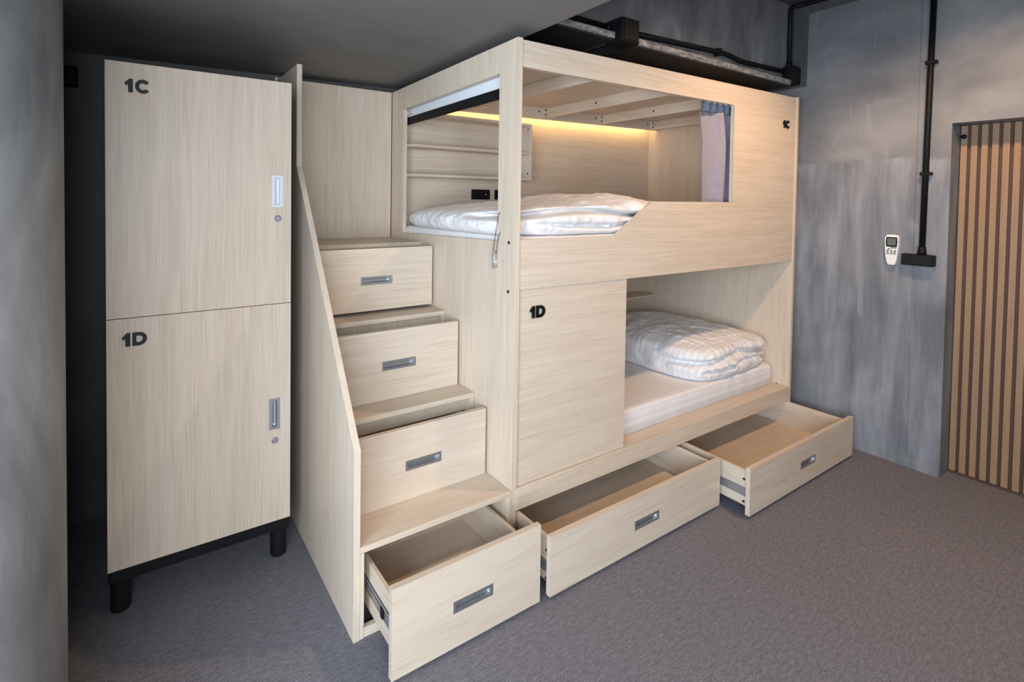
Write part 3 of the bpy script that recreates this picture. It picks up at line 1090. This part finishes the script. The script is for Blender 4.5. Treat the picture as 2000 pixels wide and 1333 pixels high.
# ------------------------------------------------------------------ services on walls and beam
t = thing('duct', 'black duct with silver foil edge above the bunk bed, longer section', 'duct', (1.3, 0.3, 2.03))
boxo('underside', (0.687, 2.087, 0.060, 0.60, 2.026, 2.034), DUCTB, t, 0.003)
boxo('foil_edge', (0.687, 2.085, 0.056, 0.072, 2.0345, 2.066), FOIL, t, 0.004)
boxo('body', (0.687, 2.085, 0.0725, 0.60, 2.0345, 2.066), DUCTB, t, 0.002)
t = thing('duct', 'black duct with silver foil edge above the bunk bed, short section by the junction box', 'duct', (0.35, 0.3, 2.03))
boxo('underside', (0.10, 0.573, 0.060, 0.60, 2.029, 2.037), DUCTB, t, 0.003)
boxo('foil_edge', (0.10, 0.573, 0.056, 0.072, 2.0375, 2.066), FOIL, t, 0.004)
boxo('body', (0.10, 0.573, 0.0725, 0.60, 2.0375, 2.066), DUCTB, t, 0.002)

def jbox(name, label, a, scr=()):
    t = thing(name, label, 'junction box', ((a[0] + a[1]) / 2, (a[2] + a[3]) / 2, a[4]))
    boxo('body', a, BLACKP, t, 0.004)
    return t


t = jbox('junction_box', 'black junction box on the conduit above the bunk bed', (0.575, 0.685, 0.022, 0.111, 2.019, 2.122))
boxo('cover', (0.585, 0.675, 0.018, 0.0225, 2.029, 2.112), BLACK, t, 0.002)
for dx, dz in ((0.592, 2.035), (0.668, 2.035), (0.592, 2.106), (0.668, 2.106)):
    s_ = screw(t, (dx, 0.0172, dz), '-y', 0.7)
t = jbox('junction_box', 'black junction box in the corner by the grey wall', (2.088, 2.184, 0.052, 0.111, 2.046, 2.150))
boxo('cover', (2.098, 2.176, 0.048, 0.0525, 2.056, 2.140), BLACK, t, 0.002)
CY_ = 0.092
t = thing('conduit', 'short black conduit between the low ceiling and a junction box', 'conduit', (0.33, CY_, 2.09))
obj('pipe', tube(bmesh.new(), [(0.10, CY_, 2.090), (0.572, CY_, 2.092)], 0.0125, 12), BLACKP, t, True)
obj('coupling', tube(bmesh.new(), [(0.552, CY_, 2.092), (0.573, CY_, 2.092)], 0.0165, 12), BLACKP, t, True)
t = thing('conduit', 'long bent black conduit along the beam between two junction boxes', 'conduit', (1.4, CY_, 2.1))
obj('pipe', tube(bmesh.new(), bend([(0.687, CY_, 2.094), (1.47, CY_, 2.124), (1.60, CY_, 2.106), (2.086, CY_, 2.118)], 0.08), 0.0125, 12), BLACKP, t, True)
for xs, zs in ((0.698, 2.094), (2.075, 2.118)):
    obj('coupling', tube(bmesh.new(), [(xs - 0.010, CY_, zs), (xs + 0.010, CY_, zs)], 0.0165, 12), BLACKP, t, True)
obj('clip', BX(1.385, 1.405, CY_ - 0.014, 0.112, 2.102, 2.140), BLACKP, t)
t = thing('conduit', 'black conduit rising from the corner box to the ceiling', 'conduit', (2.13, CY_, 2.15))
obj('pipe', tube(bmesh.new(), bend([(2.13, CY_, 2.152), (2.13, CY_, 2.505), (2.165, 0.05, 2.51), (2.165, -2.65, 2.512)], 0.05), 0.0125, 12), BLACKP, t, True)
obj('coupling', tube(bmesh.new(), [(2.13, CY_, 2.151), (2.13, CY_, 2.18)], 0.0165, 12), BLACKP, t, True)

t = thing('conduit', 'vertical black conduit on the grey wall above the socket box', 'conduit', (2.172, -0.53, 1.1))
obj('pipe', tube(bmesh.new(), [(2.172, -0.5275, 1.10), (2.172, -0.540, 2.497)], 0.0125, 14), BLACKP, t, True)
obj('coupling', tube(bmesh.new(), [(2.172, -0.5275, 1.0965), (2.172, -0.5275, 1.112), (2.172, -0.5275, 1.135)], [0.019, 0.017, 0.0155], 14), BLACKP, t, True)
for z_ in (1.50, 2.05):
    yy = -0.5275 - 0.0125 * (z_ - 1.1) / 1.425
    bm = bmesh.new()
    box(bm, 2.158, 2.1915, yy - 0.024, yy + 0.020, z_ - 0.008, z_ + 0.008, 0.002)
    obj('clip', bm, BLACKP, t)
t = thing('wall_socket', 'black surface-mounted socket box on the grey wall', 'socket', (2.17, -0.515, 1.04))
boxo('body', (2.150, 2.1915, -0.578, -0.453, 1.040, 1.096), BLACKP, t, 0.003)
boxo('face_plate', (2.146, 2.1495, -0.572, -0.459, 1.044, 1.092), BLACK, t, 0.0015)

# remote control in its wall holder
t = thing('remote_control', 'white air-conditioner remote control hung on the grey wall', 'remote control', (2.18, -0.41, 1.03))
yc, wb = -0.4095, 0.0285
out = []
for (w_, z_) in ((0.010, 0.0), (0.016, 0.004), (0.0195, 0.014), (0.0225, 0.035), (0.0262, 0.075), (0.0282, 0.105), (0.0285, 0.135), (0.0275, 0.149), (0.022, 0.155), (0.010, 0.1575)):
    out.append((w_, 1.031 + z_))
pts = [(yc - a, b) for a, b in out] + [(yc + a, b) for a, b in out[::-1]]
XF = 2.1605
obj('body', prism(pts, 'x', XF, 2.186, 0.003), REMOTE, t)
scr = [(yc - 0.022, 1.126), (yc - 0.005, 1.1245), (yc + 0.0225, 1.126), (yc + 0.0242, 1.150), (yc + 0.022, 1.176), (yc - 0.022, 1.176), (yc - 0.0242, 1.150)]
obj('bezel', prism(scr, 'x', XF - 0.001, XF + 0.001), BLACKP, t)
obj('screen', prism([(yc - 0.0175, 1.133), (yc + 0.0175, 1.133), (yc + 0.018, 1.170), (yc - 0.018, 1.170)], 'x', XF - 0.0016, XF), LCD, t)
for (a, b) in ((-0.016, 1.121), (-0.003, 1.120), (0.009, 1.1145), (-0.015, 1.106), (0.0, 1.106), (0.015, 1.107), (-0.014, 1.098), (0.0, 1.098), (0.015, 1.0985), (-0.013, 1.0895), (0.0, 1.0895), (0.014, 1.090)):
    boxo('button', (XF - 0.0018, XF + 0.001, yc + a - 0.0048, yc + a + 0.0048, b - 0.0022, b + 0.0022), BTN, t, 0.0005)
# small box on the dark wall behind the column
t = jbox('junction_box', 'black box on the dark wall beside the round column', (-1.50, -1.345, YB - 0.06, YB - 0.001, 1.775, 1.850))
